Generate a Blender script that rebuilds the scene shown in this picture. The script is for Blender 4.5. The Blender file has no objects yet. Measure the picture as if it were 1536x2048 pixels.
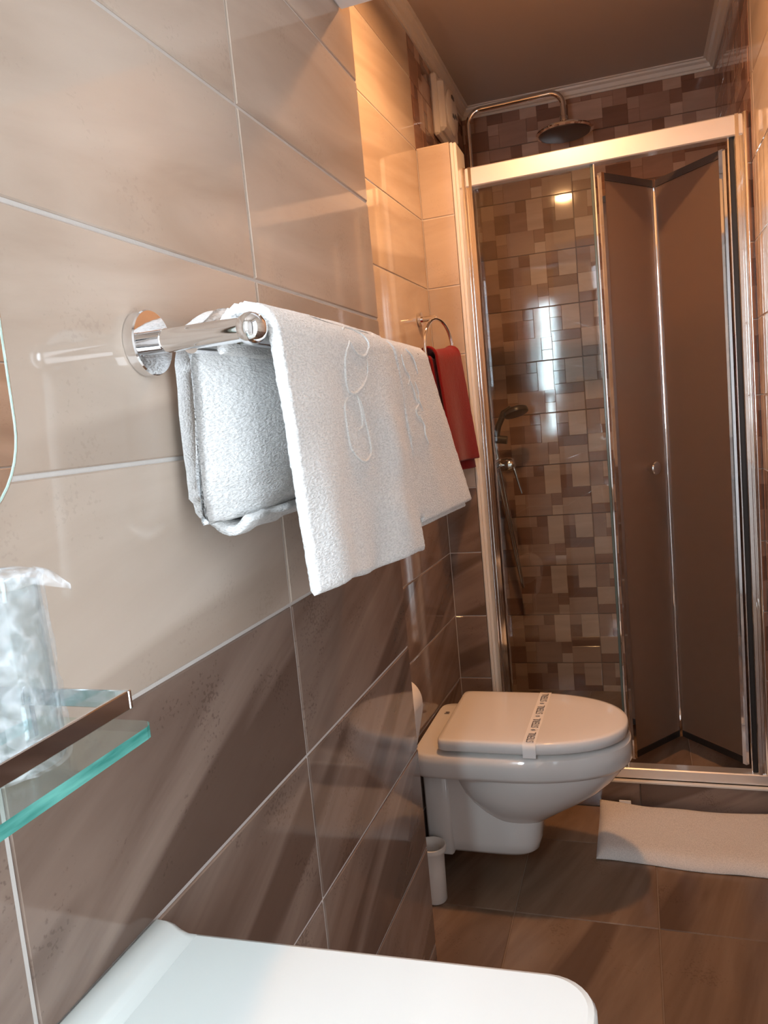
import bpy, math, random
from mathutils import Matrix, Vector, noise

random.seed(7)
scene = bpy.context.scene
C = scene.collection

# ------------------------------------------------------------------ camera
cam_d = bpy.data.cameras.new('camera')
cam_d.sensor_fit = 'AUTO'
cam_d.sensor_width = 36.0
cam_d.lens = 1507.056 * 36.0 / 2048.0
cam_d.clip_start = 0.01
cam = bpy.data.objects.new('camera', cam_d)
C.objects.link(cam)
_r = Vector((0.94563215, 0.31162771, -0.0931021))
_u = Vector((0.05188937, 0.13803634, 0.98906696))
_f = Vector((-0.32107214, 0.94012453, -0.11436144))
M = Matrix((( _r.x, _u.x, -_f.x, 0.42183), (_r.y, _u.y, -_f.y, -1.30530), (_r.z, _u.z, -_f.z, 1.21363), (0, 0, 0, 1)))
cam.matrix_world = M
scene.camera = cam

# ------------------------------------------------------------------ world, exposure, light levels
world = bpy.data.worlds.new('world')
scene.world = world
world.use_nodes = True
world.node_tree.nodes['Background'].inputs[0].default_value = (0.86, 0.93, 1.0, 1)
world.node_tree.nodes['Background'].inputs[1].default_value = 4.0
vs = scene.view_settings
vs.view_transform = 'Standard'
vs.look = 'None'
vs.exposure = 0.12
vs.gamma = 1.0
vs.use_curve_mapping = False
scene.cycles.max_bounces = 8
scene.cycles.transmission_bounces = 6
scene.cycles.transparent_max_bounces = 10
LAMP_STRENGTH = 740.0
LAMP_COLOR = (1.0, 0.50, 0.21)
WINDOW_STRENGTH = 52.0
WINDOW_COLOR = (0.76, 0.88, 1.0)

# ------------------------------------------------------------------ materials
MATS = {}


def new_mat(name):
    m = bpy.data.materials.new(name)
    m.use_nodes = True
    nt = m.node_tree
    return m, nt, nt.nodes['Principled BSDF']


def N(nt, t, **kw):
    n = nt.nodes.new(t)
    for k, v in kw.items():
        setattr(n, k, v)
    return n


def plain(name, col, rough=0.5, metal=0.0, spec=0.5, coat=0.0, bump=None, trans=0.0, ior=1.45, sheen=0.0):
    m, nt, b = new_mat(name)
    b.inputs['Base Color'].default_value = (*col, 1)
    b.inputs['Roughness'].default_value = rough
    b.inputs['Metallic'].default_value = metal
    b.inputs['Specular IOR Level'].default_value = spec
    b.inputs['Coat Weight'].default_value = coat
    b.inputs['Coat Roughness'].default_value = 0.04
    b.inputs['Transmission Weight'].default_value = trans
    b.inputs['IOR'].default_value = ior
    b.inputs['Sheen Weight'].default_value = sheen
    if bump:
        sc, st, dist = bump
        tc = N(nt, 'ShaderNodeTexCoord')
        no = N(nt, 'ShaderNodeTexNoise')
        no.inputs['Scale'].default_value = sc
        no.inputs['Detail'].default_value = 3
        bp = N(nt, 'ShaderNodeBump')
        bp.inputs['Strength'].default_value = st
        bp.inputs['Distance'].default_value = dist
        nt.links.new(tc.outputs['Object'], no.inputs['Vector'])
        nt.links.new(no.outputs['Fac'], bp.inputs['Height'])
        nt.links.new(bp.outputs['Normal'], b.inputs['Normal'])
    MATS[name] = m
    return m


def tile_mat(name, cols, angle, stretch, scale, rough=0.1, pits=0.0, streak=None, bumpd=0.0004):
    """glazed stone-look tile: stretched veins, random offset per tile, local coordinates"""
    m, nt, b = new_mat(name)
    L = nt.links.new
    tc = N(nt, 'ShaderNodeTexCoord')
    oi = N(nt, 'ShaderNodeObjectInfo')
    mul = N(nt, 'ShaderNodeMath', operation='MULTIPLY')
    mul.inputs[1].default_value = 31.7
    L(oi.outputs['Random'], mul.inputs[0])
    comb = N(nt, 'ShaderNodeCombineXYZ')
    for i in range(3):
        L(mul.outputs[0], comb.inputs[i])
    add = N(nt, 'ShaderNodeVectorMath', operation='ADD')
    L(tc.outputs['Object'], add.inputs[0])
    L(comb.outputs[0], add.inputs[1])
    mp = N(nt, 'ShaderNodeMapping')
    mp.inputs['Rotation'].default_value = (0, 0, -angle)
    mpb = N(nt, 'ShaderNodeMapping')
    mpb.inputs['Scale'].default_value = (1.0 / stretch, 1.0, 1.0)
    L(add.outputs[0], mp.inputs['Vector'])
    L(mp.outputs[0], mpb.inputs['Vector'])
    n1 = N(nt, 'ShaderNodeTexNoise')
    n1.inputs['Scale'].default_value = scale
    n1.inputs['Detail'].default_value = 6
    n1.inputs['Roughness'].default_value = 0.55
    n1.inputs['Distortion'].default_value = 0.6
    L(mpb.outputs[0], n1.inputs['Vector'])
    cr = N(nt, 'ShaderNodeValToRGB')
    e = cr.color_ramp.elements
    e[0].position = 0.28
    e[0].color = (*cols[0], 1)
    e[1].position = 0.72
    e[1].color = (*cols[-1], 1)
    for i, c in enumerate(cols[1:-1]):
        k = cr.color_ramp.elements.new(0.28 + 0.44 * (i + 1) / (len(cols) - 1))
        k.color = (*c, 1)
    L(n1.outputs['Fac'], cr.inputs['Fac'])
    col = cr.outputs['Color']
    if streak:
        n3 = N(nt, 'ShaderNodeTexNoise')
        n3.inputs['Scale'].default_value = scale * 0.5
        n3.inputs['Detail'].default_value = 3
        mp3 = N(nt, 'ShaderNodeMapping')
        mp3.inputs['Location'].default_value = (3.1, 7.7, 1.3)
        mp3.inputs['Scale'].default_value = (0.6 / stretch, 1.1, 1.0)
        L(mp.outputs[0], mp3.inputs['Vector'])
        L(mp3.outputs[0], n3.inputs['Vector'])
        r3 = N(nt, 'ShaderNodeValToRGB')
        r3.color_ramp.elements[0].position = streak[1]
        r3.color_ramp.elements[0].color = (0, 0, 0, 1)
        r3.color_ramp.elements[1].position = streak[1] + 0.05
        r3.color_ramp.elements[1].color = (streak[2],) * 3 + (1,)
        L(n3.outputs['Fac'], r3.inputs['Fac'])
        mx = N(nt, 'ShaderNodeMixRGB')
        mx.inputs['Color2'].default_value = (*streak[0], 1)
        L(r3.outputs['Color'], mx.inputs['Fac'])
        L(col, mx.inputs['Color1'])
        col = mx.outputs['Color']
    if pits:
        v = N(nt, 'ShaderNodeTexNoise')
        v.inputs['Scale'].default_value = 230
        v.inputs['Detail'].default_value = 2
        g = N(nt, 'ShaderNodeTexNoise')
        g.inputs['Scale'].default_value = 12
        L(add.outputs[0], v.inputs['Vector'])
        L(add.outputs[0], g.inputs['Vector'])
        am = N(nt, 'ShaderNodeMath', operation='MULTIPLY')
        L(v.outputs['Fac'], am.inputs[0])
        L(g.outputs['Fac'], am.inputs[1])
        rp = N(nt, 'ShaderNodeValToRGB')
        rp.color_ramp.elements[0].position = 0.355
        rp.color_ramp.elements[0].color = (0, 0, 0, 1)
        rp.color_ramp.elements[1].position = 0.42
        rp.color_ramp.elements[1].color = (pits, pits, pits, 1)
        L(am.outputs[0], rp.inputs['Fac'])
        mx2 = N(nt, 'ShaderNodeMixRGB')
        mx2.inputs['Color2'].default_value = (cols[0][0] * 0.35, cols[0][1] * 0.32, cols[0][2] * 0.3, 1)
        L(rp.outputs['Color'], mx2.inputs['Fac'])
        L(col, mx2.inputs['Color1'])
        col = mx2.outputs['Color']
    L(col, b.inputs['Base Color'])
    b.inputs['Roughness'].default_value = rough
    b.inputs['Specular IOR Level'].default_value = 0.5
    nb = N(nt, 'ShaderNodeTexNoise')
    nb.inputs['Scale'].default_value = 9
    nb.inputs['Detail'].default_value = 1
    L(add.outputs[0], nb.inputs['Vector'])
    bp = N(nt, 'ShaderNodeBump')
    bp.inputs['Strength'].default_value = 0.25
    bp.inputs['Distance'].default_value = bumpd
    L(nb.outputs['Fac'], bp.inputs['Height'])
    L(bp.outputs['Normal'], b.inputs['Normal'])
    MATS[name] = m
    return m


tile_mat('beige_tile', [(0.45, 0.36, 0.29), (0.53, 0.44, 0.365), (0.60, 0.51, 0.43)], 0.12, 5.0, 9.0, rough=0.05,
         pits=0.1, streak=((0.39, 0.31, 0.25), 0.56, 0.6))
tile_mat('brown_tile', [(0.15, 0.10, 0.078), (0.225, 0.160, 0.128), (0.285, 0.212, 0.172)], 0.42, 6.0, 13.0, rough=0.06,
         pits=0.35, streak=((0.10, 0.062, 0.046), 0.58, 0.75))
tile_mat('floor_tile', [(0.14, 0.088, 0.058), (0.22, 0.145, 0.098), (0.29, 0.20, 0.138)], 1.25, 6.0, 9.0, rough=0.2,
         pits=0.25, streak=((0.085, 0.05, 0.034), 0.58, 0.7))
TONES = [(0.48, 0.325, 0.25), (0.40, 0.252, 0.187), (0.335, 0.197, 0.143), (0.28, 0.152, 0.107), (0.215, 0.108, 0.074)]
for i, t in enumerate(TONES):
    a = tuple(x * 0.88 for x in t)
    c2 = tuple(x * 1.1 for x in t)
    tile_mat('mosaic_%d' % i, [a, t, c2], 0.03, 6.0, 30.0, rough=0.07, bumpd=0.0006)
plain('grout', (0.60, 0.57, 0.54), 0.85, bump=(400, 0.4, 0.001))
plain('dark_grout', (0.23, 0.15, 0.115), 0.85)
plain('floor_grout', (0.25, 0.18, 0.13), 0.85)
plain('paint', (0.72, 0.70, 0.68), 0.6, bump=(120, 0.15, 0.001))
plain('ceiling_paint', (0.50, 0.42, 0.36), 0.55, bump=(40, 0.2, 0.001))
plain('pvc', (0.74, 0.70, 0.64), 0.35)
plain('chrome', (0.86, 0.86, 0.87), 0.045, metal=1.0)
plain('satin_metal', (0.90, 0.88, 0.86), 0.10, metal=1.0)
plain('bright_frame', (0.88, 0.86, 0.84), 0.32, metal=0.75)
plain('dark_metal', (0.06, 0.045, 0.04), 0.3)
plain('rubber', (0.012, 0.010, 0.009), 0.5)
plain('ceramic', (0.70, 0.675, 0.645), 0.07, coat=0.3)
plain('basin_ceramic', (0.66, 0.68, 0.665), 0.1, coat=0.2)
plain('lid_plastic', (0.74, 0.71, 0.68), 0.1)
plain('white_plastic', (0.78, 0.75, 0.70), 0.3)
plain('paper', (0.80, 0.775, 0.75), 0.75)
plain('ink', (0.10, 0.09, 0.10), 0.7)
plain('mirror', (0.93, 0.95, 0.94), 0.01, metal=1.0)
plain('mirror_edge', (0.62, 0.80, 0.74), 0.12, trans=0.3)
plain('glass_edge', (0.075, 0.36, 0.31), 0.12, trans=0.25)
_nt = MATS['glass_edge'].node_tree
_tc, _no, _cr = N(_nt, 'ShaderNodeTexCoord'), N(_nt, 'ShaderNodeTexNoise'), N(_nt, 'ShaderNodeValToRGB')
_mp = N(_nt, 'ShaderNodeMapping')
_mp.inputs['Scale'].default_value = (1, 22, 160)
_no.inputs['Detail'].default_value = 3
_no.inputs['Scale'].default_value = 1.0
_cr.color_ramp.elements[0].position = .3
_cr.color_ramp.elements[0].color = (.03, .22, .19, 1)
_cr.color_ramp.elements[1].position = .7
_cr.color_ramp.elements[1].color = (.16, .52, .46, 1)
_nt.links.new(_tc.outputs['Object'], _mp.inputs['Vector'])
_nt.links.new(_mp.outputs[0], _no.inputs['Vector'])
_nt.links.new(_no.outputs['Fac'], _cr.inputs['Fac'])
_nt.links.new(_cr.outputs[0], _nt.nodes['Principled BSDF'].inputs['Base Color'])
plain('door_glass_edge', (0.10, 0.13, 0.115), 0.15, trans=0.2)


def glass_mat(name, col, rough=0.0, mixdiff=0.0, diffcol=(0.8, 0.8, 0.8)):
    """thin pane: lets light straight through, reflects by fresnel"""
    m, nt, b = new_mat(name)
    L = nt.links.new
    out = nt.nodes['Material Output']
    nt.nodes.remove(b)
    tr = N(nt, 'ShaderNodeBsdfTransparent')
    tr.inputs['Color'].default_value = (*col, 1)
    gl = N(nt, 'ShaderNodeBsdfGlossy')
    gl.inputs['Roughness'].default_value = max(rough, 0.01)
    fr = N(nt, 'ShaderNodeFresnel')
    ge = N(nt, 'ShaderNodeNewGeometry')
    ma = N(nt, 'ShaderNodeMath', operation='MULTIPLY_ADD')   # same reflectance from either side of the sheet
    ma.inputs[1].default_value = 1 / 1.45 - 1.45
    ma.inputs[2].default_value = 1.45
    L(ge.outputs['Backfacing'], ma.inputs[0])
    L(ma.outputs[0], fr.inputs['IOR'])
    mx = N(nt, 'ShaderNodeMixShader')
    L(fr.outputs[0], mx.inputs[0])
    L(tr.outputs[0], mx.inputs[1])
    L(gl.outputs[0], mx.inputs[2])
    sh = mx.outputs[0]
    if mixdiff:
        df = N(nt, 'ShaderNodeBsdfDiffuse')
        df.inputs['Color'].default_value = (*diffcol, 1)
        m2 = N(nt, 'ShaderNodeMixShader')
        m2.inputs[0].default_value = mixdiff
        L(sh, m2.inputs[1])
        L(df.outputs[0], m2.inputs[2])
        sh = m2.outputs[0]
    L(sh, out.inputs['Surface'])
    MATS[name] = m
    return m


glass_mat('clear_pane', (0.94, 0.97, 0.96))
glass_mat('shelf_glass', (0.90, 0.965, 0.945), mixdiff=0.012, diffcol=(0.6, 0.8, 0.75))
glass_mat('tumbler_glass', (0.90, 0.93, 0.93), mixdiff=0.05)


def frosted():
    m, nt, b = new_mat('frosted_glass')
    b.inputs['Base Color'].default_value = (0.58, 0.43, 0.33, 1)
    b.inputs['Transmission Weight'].default_value = 0.88
    b.inputs['Roughness'].default_value = 0.42
    b.inputs['IOR'].default_value = 1.35
    MATS['frosted_glass'] = m


frosted()


def film_mat():
    m, nt, b = new_mat('film')
    L = nt.links.new
    out = nt.nodes['Material Output']
    b.inputs['Base Color'].default_value = (0.92, 0.94, 0.96, 1)
    b.inputs['Roughness'].default_value = 0.14
    tr = N(nt, 'ShaderNodeBsdfTransparent')
    tr.inputs['Color'].default_value = (0.96, 0.97, 0.98, 1)
    tc = N(nt, 'ShaderNodeTexCoord')
    no = N(nt, 'ShaderNodeTexNoise')
    no.inputs['Scale'].default_value = 60
    no.inputs['Detail'].default_value = 4
    no.inputs['Distortion'].default_value = 1.5
    L(tc.outputs['Object'], no.inputs['Vector'])
    cr = N(nt, 'ShaderNodeValToRGB')
    cr.color_ramp.elements[0].position = 0.42
    cr.color_ramp.elements[0].color = (0.03, 0.03, 0.03, 1)
    cr.color_ramp.elements[1].position = 0.68
    cr.color_ramp.elements[1].color = (0.26, 0.26, 0.26, 1)
    L(no.outputs['Fac'], cr.inputs['Fac'])
    mx = N(nt, 'ShaderNodeMixShader')
    L(cr.outputs['Color'], mx.inputs[0])
    L(tr.outputs[0], mx.inputs[1])
    L(b.outputs[0], mx.inputs[2])
    bp = N(nt, 'ShaderNodeBump')
    bp.inputs['Strength'].default_value = 0.9
    bp.inputs['Distance'].default_value = 0.004
    L(no.outputs['Fac'], bp.inputs['Height'])
    L(bp.outputs['Normal'], b.inputs['Normal'])
    L(mx.outputs[0], out.inputs['Surface'])
    MATS['film'] = m


film_mat()


def terry(name, col, scale=1.0, strength=0.9):
    """terry cloth: rows of small loops"""
    m, nt, b = new_mat(name)
    L = nt.links.new
    tc = N(nt, 'ShaderNodeTexCoord')
    mp = N(nt, 'ShaderNodeMapping')
    mp.inputs['Scale'].default_value = (340 * scale, 235 * scale, 600 * scale)
    L(tc.outputs['Object'], mp.inputs['Vector'])
    no = N(nt, 'ShaderNodeTexNoise')
    no.inputs['Scale'].default_value = 1.0
    no.inputs['Detail'].default_value = 2.5
    L(mp.outputs[0], no.inputs['Vector'])
    big = N(nt, 'ShaderNodeTexNoise')
    big.inputs['Scale'].default_value = 24
    big.inputs['Detail'].default_value = 2
    L(tc.outputs['Object'], big.inputs['Vector'])
    b1 = N(nt, 'ShaderNodeBump')
    b1.inputs['Strength'].default_value = 0.18
    b1.inputs['Distance'].default_value = 0.006
    L(big.outputs['Fac'], b1.inputs['Height'])
    bp = N(nt, 'ShaderNodeBump')
    bp.inputs['Strength'].default_value = strength
    bp.inputs['Distance'].default_value = 0.0022
    L(no.outputs['Fac'], bp.inputs['Height'])
    L(b1.outputs['Normal'], bp.inputs['Normal'])
    L(bp.outputs['Normal'], b.inputs['Normal'])
    cr = N(nt, 'ShaderNodeValToRGB')
    cr.color_ramp.elements[0].position = 0.36
    cr.color_ramp.elements[0].color = (col[0] * 0.80, col[1] * 0.80, col[2] * 0.80, 1)
    cr.color_ramp.elements[1].position = 0.6
    cr.color_ramp.elements[1].color = (*col, 1)
    L(no.outputs['Fac'], cr.inputs['Fac'])
    L(cr.outputs['Color'], b.inputs['Base Color'])
    b.inputs['Roughness'].default_value = 0.9
    b.inputs['Specular IOR Level'].default_value = 0.15
    b.inputs['Sheen Weight'].default_value = 0.2
    MATS[name] = m


terry('terry_white', (0.72, 0.715, 0.70))
terry('terry_thread', (0.74, 0.735, 0.71), scale=1.6, strength=0.6)
terry('terry_red', (0.20, 0.005, 0.008), scale=1.3, strength=0.5)
terry('terry_mat', (0.80, 0.76, 0.72), scale=1.3, strength=0.35)


def emit(name, col, strength, pattern=False):
    m, nt, b = new_mat(name)
    L = nt.links.new
    out = nt.nodes['Material Output']
    nt.nodes.remove(b)
    em = N(nt, 'ShaderNodeEmission')
    em.inputs['Color'].default_value = (*col, 1)
    em.inputs['Strength'].default_value = strength
    L(em.outputs[0], out.inputs['Surface'])
    MATS[name] = m


emit('lamp_glow', LAMP_COLOR, LAMP_STRENGTH)
emit('window_light', WINDOW_COLOR, WINDOW_STRENGTH)

# ------------------------------------------------------------------ mesh helpers


class MB:
    def __init__(self):
        self.v, self.f, self.m = [], [], []

    def add(self, vs_, fs, mi=0):
        o = len(self.v)
        self.v += [tuple(p) for p in vs_]
        self.f += [tuple(o + i for i in q) for q in fs]
        self.m += [mi] * len(fs)
        return self

    def box(self, x0, x1, y0, y1, z0, z1, b=0.0, mi=0):
        if b <= 0:
            p = [(x, y, z) for z in (z0, z1) for y in (y0, y1) for x in (x0, x1)]
            return self.add(p, [(0, 2, 3, 1), (4, 5, 7, 6), (0, 1, 5, 4), (2, 6, 7, 3), (0, 4, 6, 2), (1, 3, 7, 5)], mi)
        b = min(b, (x1 - x0) * .49, (y1 - y0) * .49, (z1 - z0) * .49)
        X, Y, Z = (x0, x1), (y0, y1), (z0, z1)
        idx, p = {}, []
        for i in (0, 1):
            for j in (0, 1):
                for k in (0, 1):
                    s = (1 - 2 * i, 1 - 2 * j, 1 - 2 * k)
                    for a in range(3):
                        q = [X[i] + s[0] * b, Y[j] + s[1] * b, Z[k] + s[2] * b]
                        q[a] = (X[i], Y[j], Z[k])[a]
                        idx[(i, j, k, a)] = len(p)
                        p.append(q)
        fs = []
        for a in range(3):
            o1, o2 = [t for t in range(3) if t != a]
            for s in (0, 1):
                def key(c1, c2):
                    t = [0, 0, 0]
                    t[a] = s
                    t[o1] = c1
                    t[o2] = c2
                    return idx[(t[0], t[1], t[2], a)]
                fs.append((key(0, 0), key(1, 0), key(1, 1), key(0, 1)))
        for a in range(3):
            o1, o2 = [t for t in range(3) if t != a]
            for c1 in (0, 1):
                for c2 in (0, 1):
                    def key(s, ax):
                        t = [0, 0, 0]
                        t[a] = s
                        t[o1] = c1
                        t[o2] = c2
                        return idx[(t[0], t[1], t[2], ax)]
                    fs.append((key(0, o1), key(1, o1), key(1, o2), key(0, o2)))
        for i in (0, 1):
            for j in (0, 1):
                for k in (0, 1):
                    fs.append((idx[(i, j, k, 0)], idx[(i, j, k, 1)], idx[(i, j, k, 2)]))
        return self.add(p, fs, mi)

    def loft(self, rings, cap0=True, cap1=True, mi=0, closed=True):
        n = len(rings[0])
        p = [q for r in rings for q in r]
        fs = []
        for i in range(len(rings) - 1):
            for j in range(n if closed else n - 1):
                a, b2 = i * n + j, i * n + (j + 1) % n
                fs.append((a, b2, b2 + n, a + n))
        if cap0:
            fs.append(tuple(range(n - 1, -1, -1)))
        if cap1:
            fs.append(tuple((len(rings) - 1) * n + j for j in range(n)))
        return self.add(p, fs, mi)

    def tube(self, path, r, n=16, cap=True, mi=0, closed=False, flat=None):
        path = [Vector(q) for q in path]
        rings = []
        up = None
        m = len(path)
        for i, q in enumerate(path):
            if closed:
                t = (path[(i + 1) % m] - path[i - 1]).normalized()
            else:
                t = (path[min(i + 1, m - 1)] - path[max(i - 1, 0)]).normalized()
            if up is None:
                up = Vector((0, 0, 1)) if abs(t.z) < .9 else Vector((1, 0, 0))
            s = t.cross(up).normalized()
            up = s.cross(t).normalized()
            ri = r[i] if isinstance(r, (list, tuple)) else r
            rings.append([q + (s * math.cos(2 * math.pi * k / n) + up * math.sin(2 * math.pi * k / n)) * ri for k in range(n)])
        if closed:
            rings.append(rings[0])
            return self.loft(rings, False, False, mi)
        return self.loft(rings, cap, cap, mi)

    def lathe(self, prof, o=(0, 0, 0), axis='z', n=40, mi=0, cap0=True, cap1=True):
        rings = []
        for r, h in prof:
            ring = []
            for k in range(n):
                a = 2 * math.pi * k / n
                c, s = math.cos(a) * r, math.sin(a) * r
                if axis == 'z':
                    q = (o[0] + c, o[1] + s, o[2] + h)
                elif axis == 'x':
                    q = (o[0] + h, o[1] + c, o[2] + s)
                else:
                    q = (o[0] + s, o[1] + h, o[2] + c)
                ring.append(q)
            rings.append(ring)
        return self.loft(rings, cap0, cap1, mi)

    def grid(self, fn, nu, nv, mi=0):
        p = [fn(i / nu, j / nv) for j in range(nv + 1) for i in range(nu + 1)]
        fs = [(j * (nu + 1) + i, j * (nu + 1) + i + 1, (j + 1) * (nu + 1) + i + 1, (j + 1) * (nu + 1) + i)
              for j in range(nv) for i in range(nu)]
        return self.add(p, fs, mi)

    def mesh(self, name, mats, smooth=None):
        me = bpy.data.meshes.new(name)
        me.from_pydata(self.v, [], self.f)
        for mm in (mats if isinstance(mats, (list, tuple)) else [mats]):
            me.materials.append(MATS[mm])
        me.polygons.foreach_set('material_index', self.m)
        import bmesh
        bm = bmesh.new()
        bm.from_mesh(me)
        bmesh.ops.recalc_face_normals(bm, faces=bm.faces)
        bm.to_mesh(me)
        bm.free()
        if smooth is not None:
            me.polygons.foreach_set('use_smooth', [True] * len(me.polygons))
            if smooth < 180:
                me.set_sharp_from_angle(angle=math.radians(smooth))
        me.update()
        return me

    def obj(self, name, mats, parent=None, smooth=None):
        o = bpy.data.objects.new(name, self.mesh(name, mats, smooth))
        C.objects.link(o)
        if parent:
            o.parent = parent
        return o


def tag(o, label=None, cat=None, group=None, kind=None):
    if label:
        o['label'] = label
    if cat:
        o['category'] = cat
    if group:
        o['group'] = group
    if kind:
        o['kind'] = kind
    return o


def thing(name, label, cat, group=None):
    o = bpy.data.objects.new(name, None)
    o.empty_display_size = 0.05
    C.objects.link(o)
    return tag(o, label, cat, group)


def struct(name, mb, mat, label=None, smooth=None):
    o = mb.obj(name, mat, None, smooth)
    return tag(o, label, None, None, 'structure')


# ------------------------------------------------------------------ tiles
_cache = {}


def tile_mesh(w, h, mat, t=0.006, ch=0.0014):
    k = ('t', round(w, 4), round(h, 4), mat)
    if k not in _cache:
        mb = MB()
        p = [(0, 0, -t), (w, 0, -t), (w, h, -t), (0, h, -t),
             (0, 0, -ch), (w, 0, -ch), (w, h, -ch), (0, h, -ch),
             (ch, ch, 0), (w - ch, ch, 0), (w - ch, h - ch, 0), (ch, h - ch, 0)]
        fs = [(8, 9, 10, 11)]
        for i in range(4):
            j = (i + 1) % 4
            fs += [(i, j, j + 4, i + 4), (i + 4, j + 4, j + 8, i + 8)]
        mb.add(p, fs)
        _cache[k] = mb.mesh('tile', mat)
    return _cache[k]


PATCH = [(0, .05, .107, .2, 2), (.05, .085, .14, .2, 0), (.085, .159, .13, .2, 3), (.159, .207, .145, .2, 1),
         (.207, .288, .157, .2, 2), (.288, .328, .158, .2, 4), (.328, .389, .086, .2, 0), (.389, .433, .157, .2, 2),
         (.389, .433, .107, .157, 4), (.433, .5, .107, .2, 0), (.05, .085, .107, .14, 3), (0, .121, .038, .107, 0),
         (.085, .159, .107, .13, 2), (.121, .159, .070, .107, 1), (.159, .207, .070, .145, 2), (.207, .263, .088, .157, 4),
         (.263, .328, .088, .158, 3), (.207, .248, .048, .088, 1), (0, .121, 0, .038, 3), (.121, .207, 0, .070, 4),
         (.207, .248, 0, .048, 2), (.248, .35, 0, .088, 2), (.35, .391, .04, .088, 3), (.35, .391, 0, .04, 0),
         (.391, .5, 0, .068, 1), (.391, .5, .068, .107, 4)]
PATCH_H = [random.uniform(0.0003, 0.0012) for _ in PATCH]


def mosaic_mesh(ua, ub, va, vb, t=0.006):
    """one mosaic-look tile cut to [ua,ub]x[va,vb]: patches in five tones, each a little proud"""
    k = ('m', round(ua, 4), round(ub, 4), round(va, 4), round(vb, 4))
    if k in _cache:
        return _cache[k]
    mb = MB()
    g = 0.0014
    w, h = ub - ua - 2 * g, vb - va - 2 * g
    p = [(0, 0, -t), (w, 0, -t), (w, h, -t), (0, h, -t), (0, 0, -.0012), (w, 0, -.0012), (w, h, -.0012), (0, h, -.0012)]
    mb.add(p, [(0, 1, 5, 4), (1, 2, 6, 5), (2, 3, 7, 6), (3, 0, 4, 7), (4, 5, 6, 7)], 3)
    for (a, b, c, d, tone), hh in zip(PATCH, PATCH_H):
        a2, b2 = max(a, ua + g) - ua - g, min(b, ub - g) - ua - g
        c2, d2 = max(c, va + g) - va - g, min(d, vb - g) - va - g
        if b2 - a2 < .003 or d2 - c2 < .003:
            continue
        e = 0.0011
        z0 = -0.0010
        q = [(a2, c2, z0), (b2, c2, z0), (b2, d2, z0), (a2, d2, z0),
             (a2 + e, c2 + e, hh - .0006), (b2 - e, c2 + e, hh - .0006), (b2 - e, d2 - e, hh - .0006), (a2 + e, d2 - e, hh - .0006)]
        mb.add(q, [(4, 5, 6, 7), (0, 1, 5, 4), (1, 2, 6, 5), (2, 3, 7, 6), (3, 0, 4, 7)], tone)
    _cache[k] = mb.mesh('mosaic_tile', ['mosaic_%d' % i for i in range(5)])
    return _cache[k]


def place(me, parent, o, U, V, Nn, name='tile'):
    ob = bpy.data.objects.new(name, me)
    C.objects.link(ob)
    U, V, Nn, o = Vector(U), Vector(V), Vector(Nn), Vector(o)
    ob.matrix_world = Matrix(((U.x, V.x, Nn.x, o.x), (U.y, V.y, Nn.y, o.y), (U.z, V.z, Nn.z, o.z), (0, 0, 0, 1)))
    ob.parent = parent
    return ob


def cuts(a, b, j0, step):
    """joints of a running grid clipped to [a,b]"""
    k = math.ceil((a + 1e-6 - j0) / step)
    c = [a]
    while j0 + k * step < b - 1e-6:
        c.append(j0 + k * step)
        k += 1
    c.append(b)
    return [(c[i], c[i + 1]) for i in range(len(c) - 1) if c[i + 1] - c[i] > .006]


def tile_plane(parent, o, U, V, Nn, us, vs_, matf, gap=0.0035, fixed=False):
    o, U, V = Vector(o), Vector(U), Vector(V)
    for (a, b) in us:
        for (c, d) in vs_:
            mt = matf(a, c)
            place(tile_mesh(b - a - gap, d - c - gap, mt), parent, o + U * (a + gap / 2) + V * (c + gap / 2), U, V, Nn)


def wallmat(a, c):
    return 'brown_tile' if c < 0.995 else 'beige_tile'


XR, YB, YD = 0.744, 1.69, 0.94       # right wall, shower back wall, shower front
H = 2.36                              # ceiling
YN = -1.66                            # wall behind the camera
rows = lambda a, b: cuts(a, b, 0.0, 0.2)
Z = (0, 0, 1)

# near left wall (a proud pier that ends at y = 0)
w = struct('wall_left', MB().box(-.34, -.0022, YN, -.0022, 0, H), 'grout')
tile_plane(w, (0, 0, 0), (0, 1, 0), Z, (1, 0, 0), cuts(YN, 0, 0.0012, .4655), rows(0, H), wallmat, gap=0.0042)
tile_plane(w, (0, 0, 0), (-1, 0, 0), Z, (0, 1, 0), [(0.0, .17)], rows(0, H), wallmat)

# alcove left wall, running back very slightly out of square
p0, p1 = Vector((-.171, 0, 0)), Vector((-.142, .94, 0))
Ua = (p1 - p0).normalized()
La = (p1 - p0).length
Na = Ua.cross(Vector(Z))
b0, b1 = p0 - Na * .0018, p1 - Na * .0018
mb = MB().add([b0, b1, b1 - Na * .17, b0 - Na * .17] + [q + Vector((0, 0, H)) for q in (b0, b1, b1 - Na * .17, b0 - Na * .17)],
              [(0, 1, 2, 3), (4, 5, 6, 7), (0, 1, 5, 4), (1, 2, 6, 5), (2, 3, 7, 6), (3, 0, 4, 7)])
w = struct('wall_left_alcove', mb, 'grout')
tile_plane(w, p0, Ua, Z, Na, cuts(0.0, La, La - .5 * 1.9, .5 * 1.9), rows(0, H), wallmat, gap=.003)

# shower left wall, back wall
w = struct('wall_left_shower', MB().box(-.34, -.1438, YD, YB + .1, 0, H), 'dark_grout')


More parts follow.
